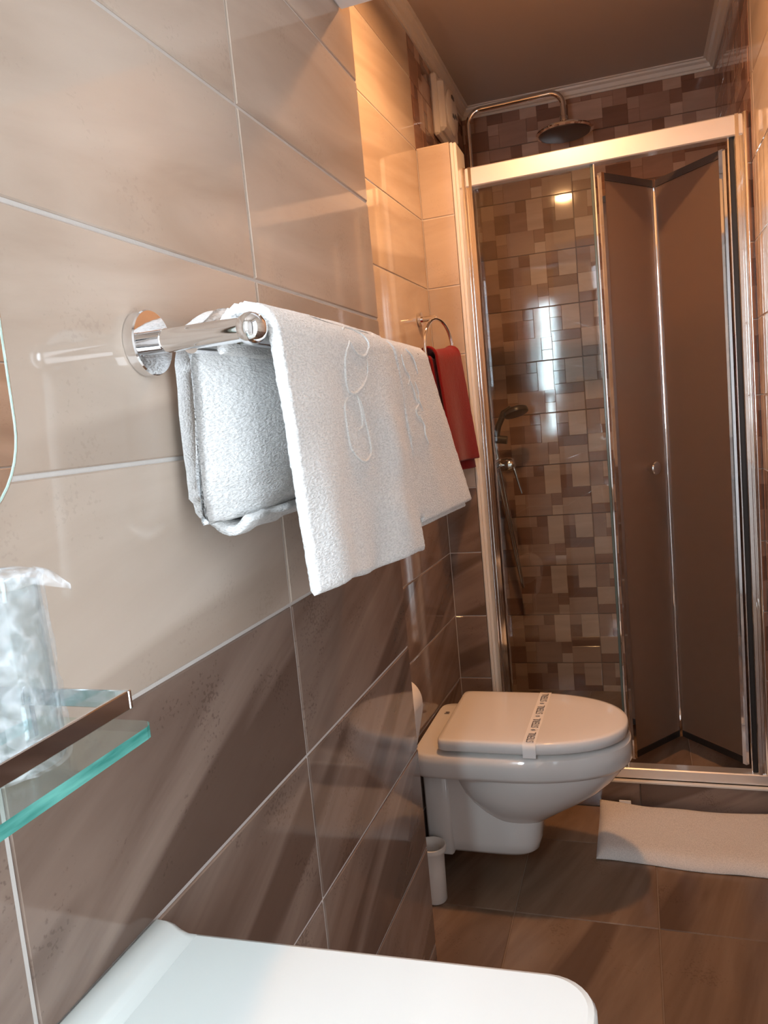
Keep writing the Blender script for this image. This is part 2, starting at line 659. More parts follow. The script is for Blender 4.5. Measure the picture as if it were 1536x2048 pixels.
def mosaic_plane(parent, o, U, V, Nn, ucuts, z0, z1, yaw=None):
    """ucuts: list of (u0,u1,phase) = span on the wall and where in the pattern the tile starts"""
    o, U, V, Nn = Vector(o), Vector(U), Vector(V), Vector(Nn)
    for (a, b, ph) in ucuts:
        for (c, d) in cuts(z0, z1, 0, .2):
            va = c - math.floor(c / .2 + 1e-6) * .2
            me = mosaic_mesh(ph, ph + b - a, va, va + d - c)
            uu, nn, off = U, Nn, 0.0
            if yaw and a in yaw:
                R = Matrix.Rotation(yaw[a] + random.uniform(-.0025, .0025), 3, V)
                uu, nn = R @ U, R @ Nn
                off = -math.sin(yaw[a]) * (b - a) / 2
            place(me, parent, o + uu * .0014 + U * a + V * (c + .0014) + Nn * off, uu, V, nn, 'mosaic_tile')


mosaic_plane(w, (-.142, 0, 0), (0, 1, 0), Z, (1, 0, 0), [(YD, 1.19, .25), (1.19, YB, 0.0)], 0, H)
BA = .045                              # the back wall runs slightly out of square
Ub, Nb = Vector((math.cos(BA), math.sin(BA), 0)), Vector((math.sin(BA), -math.cos(BA), 0))
ob_ = Vector((0, YB - BA * .248, 0))
qa, qb = ob_ + Ub * -.30 - Nb * .0035, ob_ + Ub * .85 - Nb * .0035
mb = MB().loft([[q + Vector((0, 0, z_)) for q in (qa, qb, qb - Nb * .1, qa - Nb * .1)] for z_ in (0, H)])
w = struct('wall_back', mb, 'dark_grout')
mosaic_plane(w, ob_, Ub, Z, Nb, [(-.140, .248, .112), (.248, .748, 0.0)], 0, H, yaw={-.140: 0.0, .248: 0.0})

# right wall
DY0, DY1, DZ = -1.60, -.98, 2.02        # unseen doorway added to the right wall to bring daylight beside the camera
w = struct('wall_right', MB().box(XR + .0018, XR + .12, DY1, YB + .1, 0, H).box(XR + .0018, XR + .12, YN - .1, DY0, 0, H).box(XR + .0018, XR + .12, DY0, DY1, DZ, H), 'grout')
tile_plane(w, (XR, 0, 0), (0, -1, 0), Z, (-1, 0, 0), [(-b, -a) for a, b in cuts(DY1, YD, .9, .5)], rows(0, H), wallmat, gap=.003)
tile_plane(w, (XR, 0, 0), (0, -1, 0), Z, (-1, 0, 0), [(-DY1, -DY0)], [(DZ, 2.2), (2.2, H)], wallmat, gap=.003)
struct('added_doorway_1', MB().box(XR - .012, XR + .13, DY1, DY1 + .05, 0, DZ + .05, .003).box(XR - .012, XR + .13, DY0 - .05, DY0, 0, DZ + .05, .003).box(XR - .012, XR + .13, DY0, DY1, DZ, DZ + .05, .003), 'paint')  # frame of the doorway added for daylight
pd = bpy.data.lights.new('added_doorway_portal', 'AREA')
pd.shape = 'RECTANGLE'
pd.size, pd.size_y = DY1 - DY0, DZ
pd.cycles.is_portal = True
po = bpy.data.objects.new('added_doorway_portal', pd)
po.matrix_world = Matrix(((0, 0, 1, XR + .14), (1, 0, 0, (DY0 + DY1) / 2), (0, 1, 0, DZ / 2), (0, 0, 0, 1)))
C.objects.link(po)
mosaic_plane(w, (XR, 0, 0), (0, -1, 0), Z, (-1, 0, 0), [(-1.715, -1.215, 0.0), (-1.215, -YD, 0.0)], 0, H)

# boxed pier beside the shower door
w = struct('wall_partition', MB().box(-.145, -.044, YD + .0018, 1.06, 0, 1.998), 'grout')
tile_plane(w, (0, YD, 0), (1, 0, 0), Z, (0, -1, 0), [(-.142, -.0425)], rows(0, 2.0), wallmat, gap=.003)
place(tile_mesh(.097, .116, 'beige_tile'), w, (-.1415, YD + .002, 2.0035), (1, 0, 0), (0, 1, 0), (0, 0, 1))
struct('trim_1', MB().box(-.0425, -.0335, YD - .0015, YD + .12, 0, 2.0, .002).box(-.0335, -.0245, YD + .004, YD + .12, 0, 2.0, .002), 'pvc')

# floor with tiles, raised shower floor with a tiled riser
w = struct('floor', MB().box(-.34, XR + .1, YN - .1, YD, -.1, -.002), 'floor_grout')
tile_plane(w, (0, 0, 0), (1, 0, 0), (0, 1, 0), Z, cuts(-.17, XR, .08, .335), cuts(YN, YD, .4, .335), lambda a, c: 'floor_tile', gap=.0022)
w = struct('floor_shower', MB().box(-.142, XR, YD + .006, YB, -.1, .083), 'floor_grout')
tile_plane(w, (0, YD, 0), (1, 0, 0), Z, (0, -1, 0), cuts(-.0245, XR, .38, .5), [(0, .0845)], lambda a, c: 'brown_tile', gap=.002)
tile_plane(w, (0, 0, .0845), (1, 0, 0), (0, 1, 0), Z, cuts(-.142, XR, .20, .335), cuts(YD + .02, YB, YB - .335, .335), lambda a, c: 'floor_tile', gap=.003)
struct('trim_2', MB().box(-.0245, XR, YD - .002, YD + .012, .0815, .0885, .0015), 'pvc')

# ceiling, lintel over the near end of the alcove, cove mouldings
struct('ceiling', MB().box(-.34, XR + .1, YN - .1, YB + .1, H, H + .08), 'ceiling_paint')
struct('wall_lintel', MB().box(0.0, XR, -.35, -.054, 1.891, H, .004), 'paint')


def cove(name, a, b, inward):
    a, b, n = Vector(a), Vector(b), Vector(inward)
    prof = [(0, -.036), (.005, -.036), (.006, -.029), (.012, -.027), (.017, -.016), (.026, -.011), (.028, -.005), (.036, -.004), (.036, 0), (0, 0)]
    mb = MB()
    mb.loft([[q + n * s + Vector((0, 0, t)) for s, t in prof] for q in (a, b)])
    return struct(name, mb, 'pvc', smooth=None)


cove('trim_3', (p0.x, 0.002, H), (p1.x, YD, H), Na)
cove('trim_4', (-.142, YD, H), (-.142, YB, H), (1, 0, 0))
cove('trim_5', ob_ + Ub * -.142 + Vector((0, 0, H)), ob_ + Ub * .745 + Vector((0, 0, H)), Nb)
cove('trim_6', (XR, YB + .02, H), (XR, -.05, H), (-1, 0, 0))

# wall behind the camera with a tall narrow frosted window beside the left wall
WX0, WX1, WZ0, WZ1 = 0.012, 0.150, 1.00, 2.08
mb = MB()
mb.box(-.34, WX0, YN - .12, YN, 0, H).box(WX1, XR + .1, YN - .12, YN, 0, H)
mb.box(WX0, WX1, YN - .12, YN, 0, WZ0).box(WX0, WX1, YN - .12, YN, WZ1, H)
w = struct('wall_front', mb, 'paint')
mb = MB()
mb.box(WX0, WX0 + .012, YN - .06, YN - .02, WZ0, WZ1, .002).box(WX1 - .012, WX1, YN - .06, YN - .02, WZ0, WZ1, .002)
mb.box(WX0 + .012, WX1 - .012, YN - .06, YN - .02, WZ0, WZ0 + .02, .002).box(WX0 + .012, WX1 - .012, YN - .06, YN - .02, WZ1 - .02, WZ1, .002)
win = struct('window_1', mb, 'pvc')
MB().box(WX0 + .012, WX1 - .012, YN - .045, YN - .04, WZ0 + .02, WZ1 - .02).obj('pane', 'window_light', win)

# ------------------------------------------------------------------ shower enclosure
enc = thing('shower_enclosure', 'chrome framed shower screen with fixed clear pane and folding frosted door', 'shower screen')
FY0, FY1 = .955, .995
mb = MB().box(-.0245, .734, FY0, FY1, 1.873, 1.926, .003)
mb.obj('header_rail', 'bright_frame', enc)
mb = MB().box(-.0245, .744, FY0 - .002, FY1, .0886, .122, .003)
mb.obj('bottom_rail', 'bright_frame', enc)


def jamb(x0, x1, name, flip=False):
    """rounded extruded profile"""
    mb = MB()
    n = 14
    prof = [(x0, FY1), (x0, FY0 + .006)]
    ww = x1 - x0
    for k in range(n + 1):
        t = k / n
        prof.append((x0 + ww * (.06 + .5 * t), FY0 + .004 - .012 * math.sin(math.pi * t)))
    prof += [(x0 + ww * .64, FY0 + .004), (x0 + ww * .7, FY0 - .001), (x0 + ww * .92, FY0 - .001), (x0 + ww, FY0 + .005), (x1, FY1)]
    if flip:
        prof = [(x0 + x1 - a, b) for a, b in prof]
    mb.loft([[(a, b, z) for a, b in prof] for z in (.1222, 1.9262)])
    return mb.obj(name, 'satin_metal', enc, 40)


jamb(-.0245, .0135, 'left_jamb')
jamb(.7035, .7435, 'right_jamb', True)
# fixed clear pane and its end stile
mb = MB().loft([[(.0135, .9885, z_), (.3405, .9665, z_), (.3405, .9715, z_), (.0135, .9935, z_)] for z_ in (.122, 1.873)])
mb.obj('fixed_pane', 'clear_pane', enc)
mb = MB().box(.3405, .3475, .966, .990, .122, 1.873, .001)
mb.obj('pane_seal', 'door_glass_edge', enc)
mb = MB().box(.3477, .3525, .964, .992, .122, 1.873, .001)
mb.obj('stile', 'chrome', enc)
mb = MB().box(.6935, .7035, .966, .992, .122, 1.873, .001)
mb.obj('door_seal', 'rubber', enc)
mb = MB().box(.6885, .6930, .966, .990, .122, 1.873, .001)
mb.obj('hinge_post', 'chrome', enc)

ZB, ZT = .137, 1.853
PA, PV, PC = Vector((.362, .985, 0)), Vector((.510, 1.178, 0)), Vector((.684, .985, 0))


def slab(name, a, b, z0, z1, t, mat, parent):
    d = (b - a).normalized()
    n = Vector((-d.y, d.x, 0)) * t / 2
    mb = MB()
    base = [a - n, b - n, b + n, a + n]
    mb.loft([[q + Vector((0, 0, z0)) for q in base], [q + Vector((0, 0, z1)) for q in base]])
    return mb.obj(name, mat, parent)


for a, b, nm in ((PA, PV, 'door_leaf'), (PV, PC, 'door_leaf')):
    d = (b - a).normalized()
    leaf = slab(nm, a + d * .015, b - d * .015, ZB + .02, ZT - .02, .005, 'frosted_glass', enc)
    slab('top_seal', a + d * .015, b - d * .015, ZT - .0195, ZT, .012, 'dark_metal', leaf)
    slab('bottom_seal', a + d * .015, b - d * .015, ZB, ZB + .0195, .010, 'rubber', leaf)
    for q, s in ((a, 1), (b, -1)):
        slab('edge_profile', q + d * s * .002, q + d * s * .0148, ZB, ZT, .014, 'chrome', leaf)
mb = MB().tube([(PV.x, PV.y - .006, ZB), (PV.x, PV.y - .006, ZT)], .0095, 16)
mb.obj('hinge', 'chrome', enc, 40)
# knob on the left leaf
kn = Vector((.452, 1.100, 1.010))
d = (PV - PA).normalized()
nn = Vector((d.y, -d.x, 0))
mb = MB()
prof = [(.010, 0.0025), (.011, .010), (.016, .014), (.019, .018), (.020, .030), (.018, .033), (.004, .034)]
sx = Vector((0, 0, 1))
sy = nn.cross(sx)
mb.loft([[kn + nn * h + (sx * math.cos(2 * math.pi * k / 28) + sy * math.sin(2 * math.pi * k / 28)) * r for k in range(28)] for r, h in prof])
mb.obj('knob', 'chrome', enc, 35)

# ------------------------------------------------------------------ shower column
sh = thing('shower_column', 'chrome shower column with round rain head, hand shower and lever mixer', 'shower')
SY, SX = 1.50, -.086


def arc(c, r, a0, a1, n, ax1, ax2):
    c, ax1, ax2 = Vector(c), Vector(ax1), Vector(ax2)
    return [c + ax1 * math.cos(a0 + (a1 - a0) * k / n) * r + ax2 * math.sin(a0 + (a1 - a0) * k / n) * r for k in range(n + 1)]


pi = math.pi
path = [(SX, SY, 1.03), (SX, SY, 1.6), (SX, SY, 2.2)]
path += arc((SX + .05, SY, 2.235), .05, pi, pi / 2, 8, (1, 0, 0), (0, 0, 1))
path += [(.05, SY, 2.285)]
path += arc((.245 - .045, SY, 2.240), .045, pi / 2, 0, 8, (1, 0, 0), (0, 0, 1))
path += [(.245, SY, 2.185)]
MB().tube(path, .0095, 18).obj('riser_pipe', 'chrome', sh, 50)
head = MB().lathe([(.010, .048), (.012, .030), (.016, .022), (.05, .014), (.09, .009), (.097, .004), (.097, 0), (.088, -.003), (.086, -.0015)], (.245, SY, 2.148)).obj('rain_head', 'chrome', sh, 40)
MB().lathe([(.085, 0), (.085, -.004), (.078, -.006)], (.245, SY, 2.1465)).obj('spray_plate', 'dark_metal', head, 40)  # backlit shade of the head's underside put into the plate's dark colour
MB().lathe([(.012, 0), (.0135, .004), (.0135, .022), (.011, .026)], (.245, SY, 2.178)).obj('swivel_joint', 'chrome', head, 40)
for zz in (1.08, 1.95):
    MB().tube([(-.1425, SY, zz), (SX, SY, zz)], .009, 14).lathe([(.022, .0), (.022, .008), (.014, .012)], (-.1425, SY, zz), 'x', 24).obj('wall_bracket', 'chrome', sh, 40)
# mixer body with lever
MB().tube([(-.075, SY - .12, 1.03), (-.075, SY + .10, 1.03)], .021, 20).tube([(-.1425, SY - .075, 1.03), (-.075, SY - .075, 1.03)], .018, 16).tube([(-.1425, SY + .075, 1.03), (-.075, SY + .075, 1.03)], .018, 16).obj('mixer_body', 'chrome', sh, 40)
lev = MB().lathe([(.024, 0), (.026, .006), (.026, .040), (.022, .048)], (-.056, SY - .02, 1.025), 'x', 28).obj('mixer_handle', 'chrome', sh, 40)
MB().tube([(-.014, SY - .02, 1.032), (-.006, SY - .02, 1.00), (.004, SY - .02, .955), (.014, SY - .02, .915)], [.007, .006, .005, .003], 12).obj('lever', 'chrome', lev, 60)
# hand shower on a slider
MB().tube([(SX, SY, 1.125), (-.03, SY, 1.115)], .015, 16).obj('slider', 'dark_metal', sh, 40)
hs = MB()
ax = Vector((.28, -.25, -.93)).normalized()
e1 = ax.cross(Vector((0, 1, 0))).normalized()
e2 = ax.cross(e1)
hc = Vector((.010, SY - .005, 1.217))
hs.loft([[hc + ax * h + (e1 * math.cos(2 * pi * k / 32) + e2 * math.sin(2 * pi * k / 32)) * r for k in range(32)] for r, h in
         [(.006, -.016), (.03, -.013), (.043, -.006), (.046, .002), (.045, .010), (.038, .012)]])
hs.tube([(-.070, SY, 1.12), (-.058, SY, 1.17), (-.035, SY, 1.215), (-.005, SY - .002, 1.228)], [.011, .011, .012, .014], 16)
hso = hs.obj('hand_shower', 'dark_metal', sh, 45)
hose = []
for k in range(33):
    t = k / 32
    hose.append((-.075 + .05 * math.sin(pi * t) , SY - .005 + .10 * math.sin(pi * t), 1.0 - .52 * math.sin(pi * t) + .11 * t))
MB().tube(hose, .0065, 10).obj('hose', 'chrome', sh, 60)

# ------------------------------------------------------------------ extractor fan
fan = thing('extractor_fan', 'white square extractor fan high on the shower wall', 'fan')
FX = -.142
MB().box(FX + .0005, FX + .022, 1.185, 1.405, 2.12, 2.31, .006).box(FX + .0005, FX + .040, 1.20, 1.39, 2.135, 2.295, .010).obj('housing', 'white_plastic', fan)
MB().lathe([(.070, .0385), (.072, .044), (.066, .049), (.03, .052), (.004, .052)], (FX, 1.295, 2.215), 'x', 40).obj('round_cover', 'white_plastic', fan, 40)
for k, (yy, z_) in enumerate(((1.27, 2.25), (1.30, 2.20), (1.265, 2.19))):
    MB().box(FX + .050, FX + .0535, yy, yy + .03, z_, z_ + .012, .001).obj('vent_slot', 'dark_metal', fan)

# ------------------------------------------------------------------ ceiling lamp of the alcove
LX, LY = .24, .42
lamp = thing('ceiling_lamp', 'round warm white ceiling lamp above the toilet alcove', 'lamp')
MB().lathe([(.055, 0), (.058, -.012), (.058, -.045), (.050, -.052), (.045, -.050), (.045, -.020)], (LX, LY, H - .0005), cap1=False).obj('lamp_ring', 'white_plastic', lamp, 40)
MB().lathe([(.001, -.0455), (.0445, -.0455)], (LX, LY, H), cap0=False, cap1=False).obj('diffuser', 'lamp_glow', lamp)

# ------------------------------------------------------------------ toilet
toi = thing('toilet', 'white wall hung toilet with closed lid in the alcove', 'toilet')
TX, TY = -.1445, .563


def dout(tb, tf, S, z, nb=12.0, nf=2.15, n=72, split=.42):
    tc = tb + (tf - tb) * split
    ring = []
    for k in range(n):
        a = 2 * pi * k / n
        c, s = math.cos(a), math.sin(a)
        if c >= 0:
            t = tc + (tf - tc) * abs(c) ** (2 / nf)
            y = S * math.copysign(abs(s) ** (2 / nf), s)
        else:
            t = tc - (tc - tb) * abs(c) ** (2 / nb)
            y = S * math.copysign(abs(s) ** (2 / nb), s)
        ring.append((TX + t, TY + y, z))
    return ring


mb = MB()
# rim body
mb.loft([dout(.0, .505, .158, .333), dout(.0, .512, .168, .337), dout(.0, .519, .175, .348), dout(.0, .5195, .1765, .378),
         dout(.0, .517, .174, .394), dout(.0, .508, .166, .399)])
# bowl bulge
lv = [(.336, .055, .502, .163), (.320, .060, .495, .160), (.295, .068, .475, .153), (.268, .080, .445, .143), (.242, .098, .408, .130),
      (.218, .120, .368, .113), (.196, .145, .333, .096), (.176, .175, .303, .075), (.160, .205, .280, .045)]
mb.loft([dout(b_, f_, s_, z_, 2.4, 2.1) for z_, b_, f_, s_ in lv])
# trapway pedestal running to the wall
pv = [(.334, .0, .300, .100), (.25, .0, .296, .098), (.18, .0, .292, .094), (.13, .0, .287, .090), (.105, .0, .280, .085), (.094, .0, .268, .076), (.0905, .0, .25, .066)]
mb.loft([dout(b_, f_, s_, z_, 9, 4.0, split=.5) for z_, b_, f_, s_ in pv])
# side flanges beside the fixing holes
mb.box(TX, TX + .066, TY - .103, TY + .103, .0935, .336, .006)
body = mb.obj('bowl', 'ceramic', toi, 50)
mb = MB()
mb.loft([dout(.080, .488, .148, .3995, 10, 2.2), dout(.078, .491, .151, .4045, 10, 2.2), dout(.080, .488, .148, .4085, 10, 2.2)])
mb.obj('seat', 'white_plastic', toi, 50)
mb = MB()
lid = [dout(.066, .508, .166, .409, 22, 2.2), dout(.063, .5125, .1695, .4125, 22, 2.2), dout(.063, .513, .170, .425, 22, 2.2), dout(.0638, .512, .1692, .4340, 22, 2.2),
       dout(.0665, .509, .1668, .4372, 22, 2.2), dout(.076, .499, .158, .4387, 18, 2.2), dout(.12, .44, .11, .4392, 10, 2.2), dout(.2, .33, .04, .4394, 6, 2.2)]
mb.loft(lid)
mb.obj('lid', 'lid_plastic', toi, 50)
# maker's mark: small dark crest on the back ledge
mk = (-.117, .655, .3995)
mb = MB()
mb.add([(mk[0] - .004, mk[1] + .010, mk[2]), (mk[0] + .004, mk[1] + .010, mk[2]), (mk[0] + .007, mk[1] + .004, mk[2]), (mk[0], mk[1] - .001, mk[2]), (mk[0] - .007, mk[1] + .004, mk[2])], [(0, 1, 2, 3, 4)])
mb.box(mk[0] - .007, mk[0] + .007, mk[1] - .006, mk[1] - .003, mk[2], mk[2] + .0004)
for q in range(len(mb.v)):
    x, y, z_ = mb.v[q]
    mb.v[q] = (x, y, z_ + .0003)
mb.obj('logo', 'ink', toi)

# paper band on the lid
BX = .146
BW = .0155
mb = MB()
bp_ = [(.389, .405), (.3897, .4125), (.3895, .425), (.391, .433), (.396, .4382), (.41, .4398), (.45, .4402), (.56, .4404), (.68, .4402), (.715, .4398), (.729, .4383), (.7335, .433)]
ring = []
L0 = lambda yy: BX + (yy - .40) * .012
mb.loft([[(L0(y) - BW, y - (.0002 if z_ < .439 else 0), z_), (L0(y) + BW, y - (.0002 if z_ < .439 else 0), z_)] for y, z_ in bp_], False, False, closed=False)
band = mb.obj('paper_band', 'paper', None, 60)
tag(band, 'white paper strip printed STERIL wrapped over the toilet lid', 'paper strip')


def text_mesh(body_, size, mat, name='text'):
    cu = bpy.data.curves.new(name, 'FONT')
    cu.body = body_
    cu.size = size
    cu.align_x = 'LEFT'
    cu.align_y = 'CENTER'
    cu.resolution_u = 3
    ob = bpy.data.objects.new(name, cu)
    C.objects.link(ob)
    bpy.context.view_layer.update()
    dg = bpy.context.evaluated_depsgraph_get()
    me = bpy.data.meshes.new_from_object(ob.evaluated_get(dg))
    bpy.data.objects.remove(ob)
    me.materials.clear()
    me.materials.append(MATS[mat])
    return me


word = text_mesh('STERIL', .026, 'ink')
for v_ in word.vertices:
    v_.co.x *= .76
for k in range(4):
    y = .397 + k * .086
    place(word, band, (L0(y) + .0025, y, .4412), (0, 1, 0), (-1, 0, 0), (0, 0, 1), 'lettering')
for k in range(4):
    y = .397 + k * .086 + .0725
    if y > .73:
        continue
    mb = MB()
    for s in (1, .55):
        pass
    d_ = .0045
    x = L0(y)
    outer = [(x - d_ * 1.5, y, .4411), (x, y + d_, .4411), (x + d_ * 1.5, y, .4411), (x, y - d_, .4411)]
    inner = [(x - d_ * .8, y, .4411), (x, y + d_ * .5, .4411), (x + d_ * .8, y, .4411), (x, y - d_ * .5, .4411)]
    mb.add(outer + inner, [(i, (i + 1) % 4, (i + 1) % 4 + 4, i + 4) for i in range(4)])
    mb.obj('diamond', 'ink', band)

# toilet roll on the alcove wall
tr_ = thing('toilet_roll', 'toilet paper roll with hanging sheet on the alcove wall behind the corner', 'toilet paper')
rx, rz = -.1305, .578
MB().lathe([(.020, 0), (.054, 0), (.055, .003), (.055, .097), (.054, .1), (.020, .1)], (rx + .002, .195, rz), 'y', 48, cap0=False, cap1=False).obj('roll', 'paper', tr_, 40)
MB().lathe([(.019, 0), (.0198, 0), (.0198, .1), (.019, .1)], (rx + .002, .195, rz), 'y', 24).obj('core', 'white_plastic', tr_, 40)
mb = MB()
tail = [(rx + .0575 - .024 * (k / 8) ** 1.2, rz - .005 - .105 * k / 8) for k in range(9)]
mb.loft([[(a, .197, b_), (a, .293, b_)] for a, b_ in tail], False, False, closed=False)
mb.obj('sheet', 'paper', tr_, 60)
MB().tube([(rx + .002, .18, rz), (rx + .002, .18, rz), (rx + .002, .302, rz)], .0065, 12).tube([(rx + .002, .18, rz), (rx - .031, .18, rz)], .006, 12).obj('holder', 'chrome', tr_, 40)

# toilet brush pot
bx_, by_ = -.1225, .414
pot = thing('toilet_brush_pot', 'small white toilet brush pot on the floor beside the wall corner', 'brush pot')
pot.location = (0, 0, 0)
MB().lathe([(.002, .004), (.027, .001), (.029, .004), (.030, .09), (.031, .128), (.0365, .135), (.0385, .142), (.0375, .149), (.0345, .150), (.027, .145), (.0235, .135), (.022, .05), (.002, .045)],
           (bx_, by_, .0005), cap0=True, cap1=True).obj('pot', 'white_plastic', pot, 40)

# ------------------------------------------------------------------ bath mat
bm_ = thing('bath_mat', 'folded white terry bath mat on the floor before the shower step', 'bath mat')


def matfn(side):
    def fn(u, v):
        x = .262 + .475 * u
        y0 = .655 - .022 * u + .004 * math.sin(9 * u)
        y1 = .928 - .006 * math.sin(pi * u)
        y = y0 + (y1 - y0) * v
        lift = max(0, v - .82) / .18
        z_ = lift ** 2 * (.020 * (1 - u) ** 1.5 + .014 * u ** 5 + .004)
        z_ += .004 * noise.noise(Vector((x * 9, y * 9, 0)))
        th = .025 * (1 - abs(2 * v - 1) ** 9) * (1 - abs(2 * u - 1) ** 22) + .0015
        z_ = max(z_, 0) + .0015
        return (x, y, z_ + (th if side else 0))
    return fn


mb = MB().grid(matfn(1), 60, 40)
mb2 = MB().grid(matfn(0), 60, 40)
o_ = len(mb.v)
nv_ = 61
mb.add(mb2.v, [tuple(reversed(q)) for q in mb2.f])
bord = [i for i in range(61)] + [j * 61 + 60 for j in range(1, 41)] + [40 * 61 + i for i in range(59, -1, -1)] + [j * 61 for j in range(39, 0, -1)]
for k in range(len(bord)):
    a, b_ = bord[k], bord[(k + 1) % len(bord)]
    mb.f.append((a, b_, b_ + o_, a + o_))
    mb.m.append(0)
mb.obj('terry_body', 'terry_mat', bm_, 180)
MB().box(.318, .352, .922, .9265, .018, .033, .0008).obj('care_label', 'paper', bm_)

# ------------------------------------------------------------------ towel rail
RY0, RY1, RZ = -.706, -.215, 1.307
rail = thing('towel_rail', 'chrome double towel rail on the near tiled wall', 'towel rail')
for yy in (RY0, RY1):
    MB().lathe([(.0285, .0003), (.0295, .002), (.0295, .011), (.0285, .0125), (.002, .0126)], (0, yy, RZ), 'x', 48).obj('flange', 'chrome', rail, 30)
    arm = MB().lathe([(.0105, .012), (.0105, .0245), (.0098, .0252), (.0098, .026), (.0108, .0266), (.0108, .105)], (0, yy, RZ), 'x', 28).obj('arm', 'chrome', rail, 30)
    MB().lathe([(.0004, -.0143), (.005, -.0135), (.0095, -.0108), (.0125, -.0068), (.0142, -.002), (.0143, .002), (.0125, .0068), (.0095, .0108), (.005, .0135), (.0004, .0143)], (.112, yy, RZ), 'x', 28).obj('end_ball', 'chrome', arm, 180)
for xx, zz in ((.050, RZ - .006), (.100, RZ - .004)):
    MB().tube([(xx, RY0 + .001, zz), (xx, RY1 - .001, zz)], .0082, 18).obj('bar', 'chrome', rail, 40)


# ------------------------------------------------------------------ towels
def fbm(x, y, z_, s):
    return noise.noise(Vector((x * s, y * s, z_ * s)))


# inner towel: thick folded bundle over the inner bar
def towel_bundle():
    mb = MB()
    n = 56
    ny = 50
    y0, y1 = -.690, -.20
    zt, zb = 1.343, 1.137
    rings = []
    for i in range(ny + 1):
        t = i / ny
        e = t * (y1 - y0)
        rnd = lambda R_: max(.03, math.sqrt(max(0.0, 1 - (1 - min(e / R_, 1)) ** 2)))
        sf, sb = 1 - (1 - min(e / .13, 1)) ** 2.0, rnd(.02)
        drop = .026 * max(0, 1 - e / .075) ** 2
        y = y0 + (y1 - y0) * t
        ring = []
        for k in range(n):
            a = 2 * pi * k / n
            c, sn = math.cos(a), math.sin(a)
            hw = .0305
            cx, cz = .044, (zt + zb) / 2
            px = math.copysign(abs(c) ** .6, c) * hw * (1.35 * sf - .35 if c > 0 else sb)
            pz = math.copysign(abs(sn) ** (.62 if sn > 0 else .42), sn) * (zt - zb) / 2 - (drop * max(sn, 0))
            fz = (cz + pz - zb) / (zt - zb)
            # swelling, a diagonal fold and the pinch at the bar
            bulge = .006 * math.sin(pi * fz) * (1 if c > 0 else .3) + (.018 * max(0, fz - .80) / .2 * max(0, 1 - e / .045) - .006 * max(0, fz - .8) / .2 * min(1, e / .045) if c > 0 else 0)
            fold = .0055 * math.sin(24 * (y + .7) + 6.5 * fz) * (1 - fz) * (min(1, e / .05) if c > 0 else 0)
            wob = .004 * fbm(y, cz + pz, c, 14)
            xx = cx + px + (bulge + fold + wob) * (1 if c > 0 else -1)
            yy = y - (.012 * (1 - fz) if t < .08 else 0) * (1 - t / .08 if t < .08 else 0)
            ring.append((max(xx, .0035), yy + .003 * fbm(3, cz + pz, c, 20), cz + pz + .003 * fbm(y, 5, c, 12) + .006 * t * 0))
        rings.append(ring)
    mb.loft(rings)
    return mb


tA = thing('hand_towel', 'thickly folded white terry towel nearest the wall on the rail', 'towel', 'white towels on the rail')
towel_bundle().obj('cloth', 'terry_white', tA, 180)
mb = MB()


def under(u, v):
    y = -.672 + .20 * u
    return (.030 + .034 * v + .003 * math.sin(20 * u), y + .004 * v, 1.1415 - .0125 * math.sin(pi * min(1, v * 1.0)) * (1 - u) ** .4 + .002 * fbm(y, v, 1, 20))


mb.grid(under, 30, 12)
o2 = mb.obj('lower_fold', 'terry_white', tA, 180)
md = o2.modifiers.new('thickness', 'SOLIDIFY')
md.thickness = .008


class Drape:
    """cloth hung over a bar: back hem -> over the top -> front hem"""

    def __init__(s, bx, zt, r, y0, y1, zf, zbk, slope, shear, amp, freq, ph, backslope=.02, hemf=None, slope2=None):
        slope2 = slope if slope2 is None else slope2
        s.__dict__.update(locals())

    def front(s, y_top, z_):
        """x,y of the front panel surface at height z for a thread that starts at y_top"""
        d_ = max(0, s.zt - s.r - z_)
        dep = d_ / (s.zt - s.r - s.zf)
        x = s.bx + s.r + (s.slope + (s.slope2 - s.slope) * (y_top - s.y0) / (s.y1 - s.y0)) * d_ + s.amp * math.sin(s.freq * (y_top - s.y0) + s.ph) * dep ** .8 + .3 * s.amp * math.sin(61 * (y_top - s.y0) + 2.3 + 3 * dep) * dep + .0032 * fbm(y_top, z_, s.ph, 16) * min(1, dep * 3)
        return x, y_top + s.shear * dep * ((y_top - s.y0) / (s.y1 - s.y0)) ** 1.0

    def P(s, u, t):
        y = s.y0 + (s.y1 - s.y0) * u
        zc = s.zt - s.r
        lf = zc - s.zf - (s.hemf(u) if s.hemf else 0)
        lb = zc - s.zbk
        la = pi * s.r
        q = t * (lf + lb + la)
        if q < lb:
            z_ = s.zbk + q
            d_ = zc - z_
            return (s.bx - s.r - s.backslope * d_ + .002 * fbm(y, z_, 9, 20), y, z_)
        q -= lb
        if q < la:
            a = pi - q / s.r
            rr = s.r
            return (s.bx + rr * math.cos(a), y, zc + rr * math.sin(a) + .0025 * fbm(y, a, s.ph, 9) * math.sin(a))
        q -= la
        z_ = zc - q
        x, yy = s.front(y, z_)
        return (x, yy, z_)

    def build(s, name, mat, parent, nu=70, nt=90, th=.007):
        return thick_cloth(s.P, s.y1 - s.y0, s.zt - s.zf + s.zt - s.zbk, nu, nt, th, name, mat, parent)


